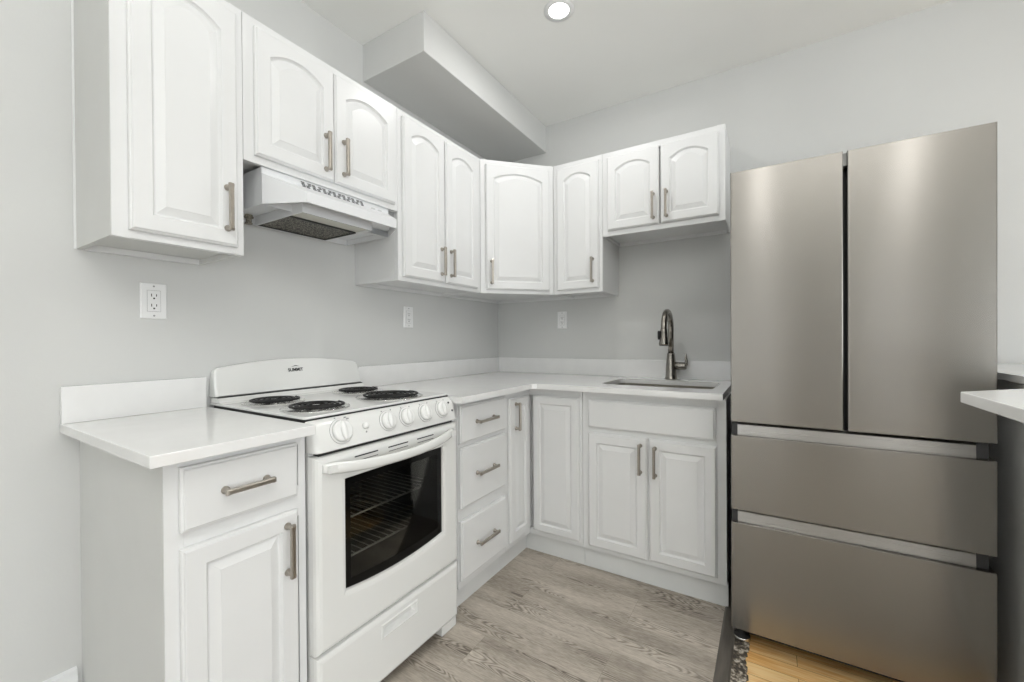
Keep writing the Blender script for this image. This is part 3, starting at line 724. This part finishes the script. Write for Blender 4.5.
# local: x along the wall, y = -world x
H_ = HT - HB
mb = MB(); tk = .003; fxw = .290; vx = .431; c0, c1 = -1.778 - HY0, -1.391 - HY0
mb.box(0, tk, -fxw, -.002, 0, H_); mb.box(HW - tk, HW, -fxw, -.002, 0, H_)
mb.box(tk, HW - tk, -fxw, -.002, H_ - tk, H_); mb.box(tk, HW - tk, -.006, -.002, 0, H_ - tk)
mb.box(tk, HW - tk, -fxw, -fxw + tk, .090, H_ - tk)
mb.obj('shell', M['hood'], r, bevel=.0008)
# visor: clipped corners, short upright lip, top sloping back to the strip
def ring2(i, zf, zs):
    q_ = i * .7
    return [(i, -fxw + .002, zs), (i, -fxw - .0005 + q_, zs), (c0 + i * .4, -vx + i, zf), (c1 - i * .4, -vx + i, zf), (HW - i, -fxw - .0005 + q_, zs), (HW - i, -fxw + .002, zs)]
MB().loops([ring2(0, .036, .102), ring2(0, 0, 0), ring2(.004, 0, 0), ring2(.004, .032, .096)]).obj('visor', M['hood'], r)
# recessed pan and the box that hangs from it around lamp and filter
MB().prism([(tk, -.0065), (tk, -fxw + .006), (c0 + .006, -vx + .012), (c1 - .006, -vx + .012), (HW - tk, -fxw + .006), (HW - tk, -.0065)], 'z', .0235, .026).obj('underside_pan', M['hood'], r)
bx0, bx1, by0, by1 = -1.745 - HY0, -1.448 - HY0, -.352, -.040; zb_ = -.011; wl = .004
mb = MB()
mb.box(bx0, bx1, by0, by0 + wl, zb_, .0233); mb.box(bx0, bx1, by1 - wl, by1, zb_, .0233)
mb.box(bx0, bx0 + wl, by0 + wl, by1 - wl, zb_, .0233); mb.box(bx1 - wl, bx1, by0 + wl, by1 - wl, zb_, .0233)
mb.obj('filter_housing', M['hood'], r)
M['lens'] = mat('frosted_lens', (.62, .62, .55), .4)
MB().box(bx0 + wl, bx1 - wl, by0 + .009, by0 + .094, -.004, .010).obj('light_lens', M['lens'], r)
ft = MB(); a0, a1, b0, b1 = bx0 + wl + .001, bx1 - wl - .001, by0 + .096, by1 - wl - .001
ft.box(a0, a1, b0, b0 + .004, zb_ + .001, .006); ft.box(a0, a1, b1 - .004, b1, zb_ + .001, .006); ft.box(a0, a0 + .004, b0, b1, zb_ + .001, .006); ft.box(a1 - .004, a1, b0, b1, zb_ + .001, .006)
fo = ft.obj('filter', M['filterframe'], r)
MB().box(a0 + .004, a1 - .004, b0 + .004, b1 - .004, -.006, .004).obj('filter_mesh', M['filter'], fo)
MB().box(bx0 + wl, bx1 - wl, by0 + .0042, by0 + .0088, -.0100, .009).obj('lens_seam', M['black'], r)
mb = MB(); x0 = -1.712 - HY0; x1 = -1.437 - HY0; k = 13; st = (x1 - x0) / k
for i in range(k):
    a = x0 + i * st
    for j, zz in enumerate((.1195, .1150, .1105, .1060)):
        o_ = ((i * 2 + j) % 4) * st * .10
        mb.box(a + o_, a + o_ + st * .62, -fxw - .0006, -fxw + .001, zz - .004, zz - .0012)
mb.obj('vent_slots', M['ventink'], r)
M['switch'] = mat('pale_switch', (.62, .62, .62), .4)
for x in (-1.40, -1.365): MB().box(x - HY0, x - HY0 + .02, -fxw - .0012, -fxw + .001, .101, .108).obj('switch', M['switch'], r)
# metal cable clamp standing in for the cable hole in the wall behind the hood
cc = MB().lathe([(.013, .0230), (.013, .018), (.016, .017), (.016, .011), (.010, .010), (.010, -.006), (.0125, -.007), (.0125, -.012), (.007, -.013)], (.078, -.045, 0), n=12, smooth=False)
cc.obj('cable_clamp', M['clamp'], r)

# ---------------------------------------------------------------- refrigerator
FX0, FX1 = 1.5933, 2.2835; FW = FX1 - FX0
r = thing('refrigerator', 'stainless steel French-door refrigerator with two freezer drawers', 'refrigerator', (FX0, -.809, FLOOR), 0)
MB().box(.004, FW - .004, .068, .74, .05, 1.772).obj('body', M['darkside'], r, bevel=.003)
MB().box(.012, FW - .012, .058, .0675, .07, 1.765).obj('door_gasket', M['black'], r)
def fpanel(name, x0, x1, z0, z1, th=.057):
    P = lambda o, y: [(x0 + o, y, z0 + o * .4), (x1 - o, y, z0 + o * .4), (x1 - o, y, z1 - o * .4), (x0 + o, y, z1 - o * .4)]
    o = MB().loops([P(0, th), P(0, .006), P(.0008, .002), P(.003, .0003), P(.006, 0)]).obj(name, M['steel'], r, uv=True)
    return o
fpanel('door', 0, .3365, .8485, 1.788); fpanel('door', .3475, FW, .8485, 1.788)
fpanel('freezer_drawer', 0, FW, .517, .797); fpanel('freezer_drawer', 0, FW, .065, .468)
for zz in (.797, .468):
    t_ = .0505
    L = [(.014, zz + .0008), (.014, zz + .006), (.016, zz + .040), (.024, zz + t_ - .006), (.056, zz + t_ - .006), (.056, zz + .0008)]
    MB().prism(L, 'x', .022, FW - .040).obj('pull_channel', M['steelbright'], r, uv=True)
    for a_, b_ in ((.002, .0215), (FW - .0395, FW - .013)):
        MB().box(a_, b_, .018, .056, zz + .001, zz + t_ - .003).obj('channel_end_cap', M['darkside'], r)
for x in (.012, .345): pass
M['hinge'] = mat('grey_hinge_cover', (.25, .25, .24), .4, .5)
MB().box(.330, .354, .02, .05, 1.745, 1.7865).obj('hinge_cover', M['hinge'], r)
MB().box(.02, FW - .02, .08, .11, .012, .05).obj('bottom_grille', M['black'], r)
for x in (.032, FW - .032):
    MB().lathe([(.026, .0), (.028, .004), (.028, .016), (.014, .020), (.012, .05)], (x, .06, -.003), n=20).obj('foot', M['rubber'], r)
    MB().lathe([(.0285, .002), (.0300, .006), (.0300, .012), (.0285, .016)], (x, .06, -.003), n=20, caps=False).obj('foot_ring', M['chrome'], r)

# ---------------------------------------------------------------- outlets
def outlet(label, loc, rotz):
    r = thing('wall_outlet', label, 'outlet', loc, rotz, 'duplex outlets above the counters')
    P = lambda o, y: [(-.035 + o, y, -.058 + o), (.035 - o, y, -.058 + o), (.035 - o, y, .058 - o), (-.035 + o, y, .058 - o)]
    MB().loops([P(0, -.0003), P(0, -.003), P(.003, -.006)]).obj('cover_plate', M['plastic'], r)
    fr_ = MB().box(-.0172, .0172, -.0068, -.0055, -.034, .034).obj('receptacle', M['plastic'], r)
    MB().box(-.0180, .0180, -.0063, -.0055, -.0348, .0348).obj('receptacle_edge', M['greyprint'], r)
    mb = MB()
    for s_ in (.019, -.014):
        for x, hh in ((-.0065, .0045), (.0065, .0038)): mb.box(x - .0011, x + .0011, -.0072, -.0066, s_ - hh, s_ + hh)
        mb.lathe([(.0027, 0), (.0027, .0005)], (0, -.0067, s_ - .0105), (0, -1, 0), 12)
    mb.obj('slots', M['slot'], r)
    for z in (-.048, .048): MB().lathe([(.0028, 0), (.0028, .0008)], (0, -.0059, z), (0, -1, 0), 12).obj('screw', M['greyprint'], r)
outlet('white duplex outlet on left wall above the short countertop', (.0004, -2.047, 1.2775), R90)
outlet('white duplex outlet on left wall between the range and the corner', (.0004, -.911, 1.2745), R90)
outlet('white duplex outlet on back wall left of the faucet', (.526, -.0004, 1.2755), 0)

# ---------------------------------------------------------------- recessed lights
def downlight(x, y, label):
    r = thing('recessed_light', label, 'ceiling light', (x, y, CEIL), 0, 'recessed ceiling lights')
    MB().lathe([(.0455, -.0005), (.068, -.0005), (.068, -.0025), (.052, -.005), (.0455, -.0045)], (0, 0, 0), n=32, caps=False).obj('trim_ring', M['trimw'], r)
    MB().lathe([(.0452, -.0008), (.0452, -.0035), (.038, -.0040)], (0, 0, 0), n=32).obj('lens', M['lamp'], r)
    l = area('downlight_beam', (x, y, CEIL - .02), (0, 0, 0), .11, .11, LAMP_W, (1, .99, .98), 'DISK')
    return r
downlight(.922, -.878, 'round white recessed ceiling light above the corner counter, lit')
downlight(1.65, -3.40, 'recessed ceiling light behind the camera, facing the left refrigerator door')
downlight(2.64, -3.40, 'recessed ceiling light right of the camera, facing the refrigerator')
downlight(3.2, -1.20, 'recessed ceiling light beyond the bar counter')  # unseen lamp added to help light the room
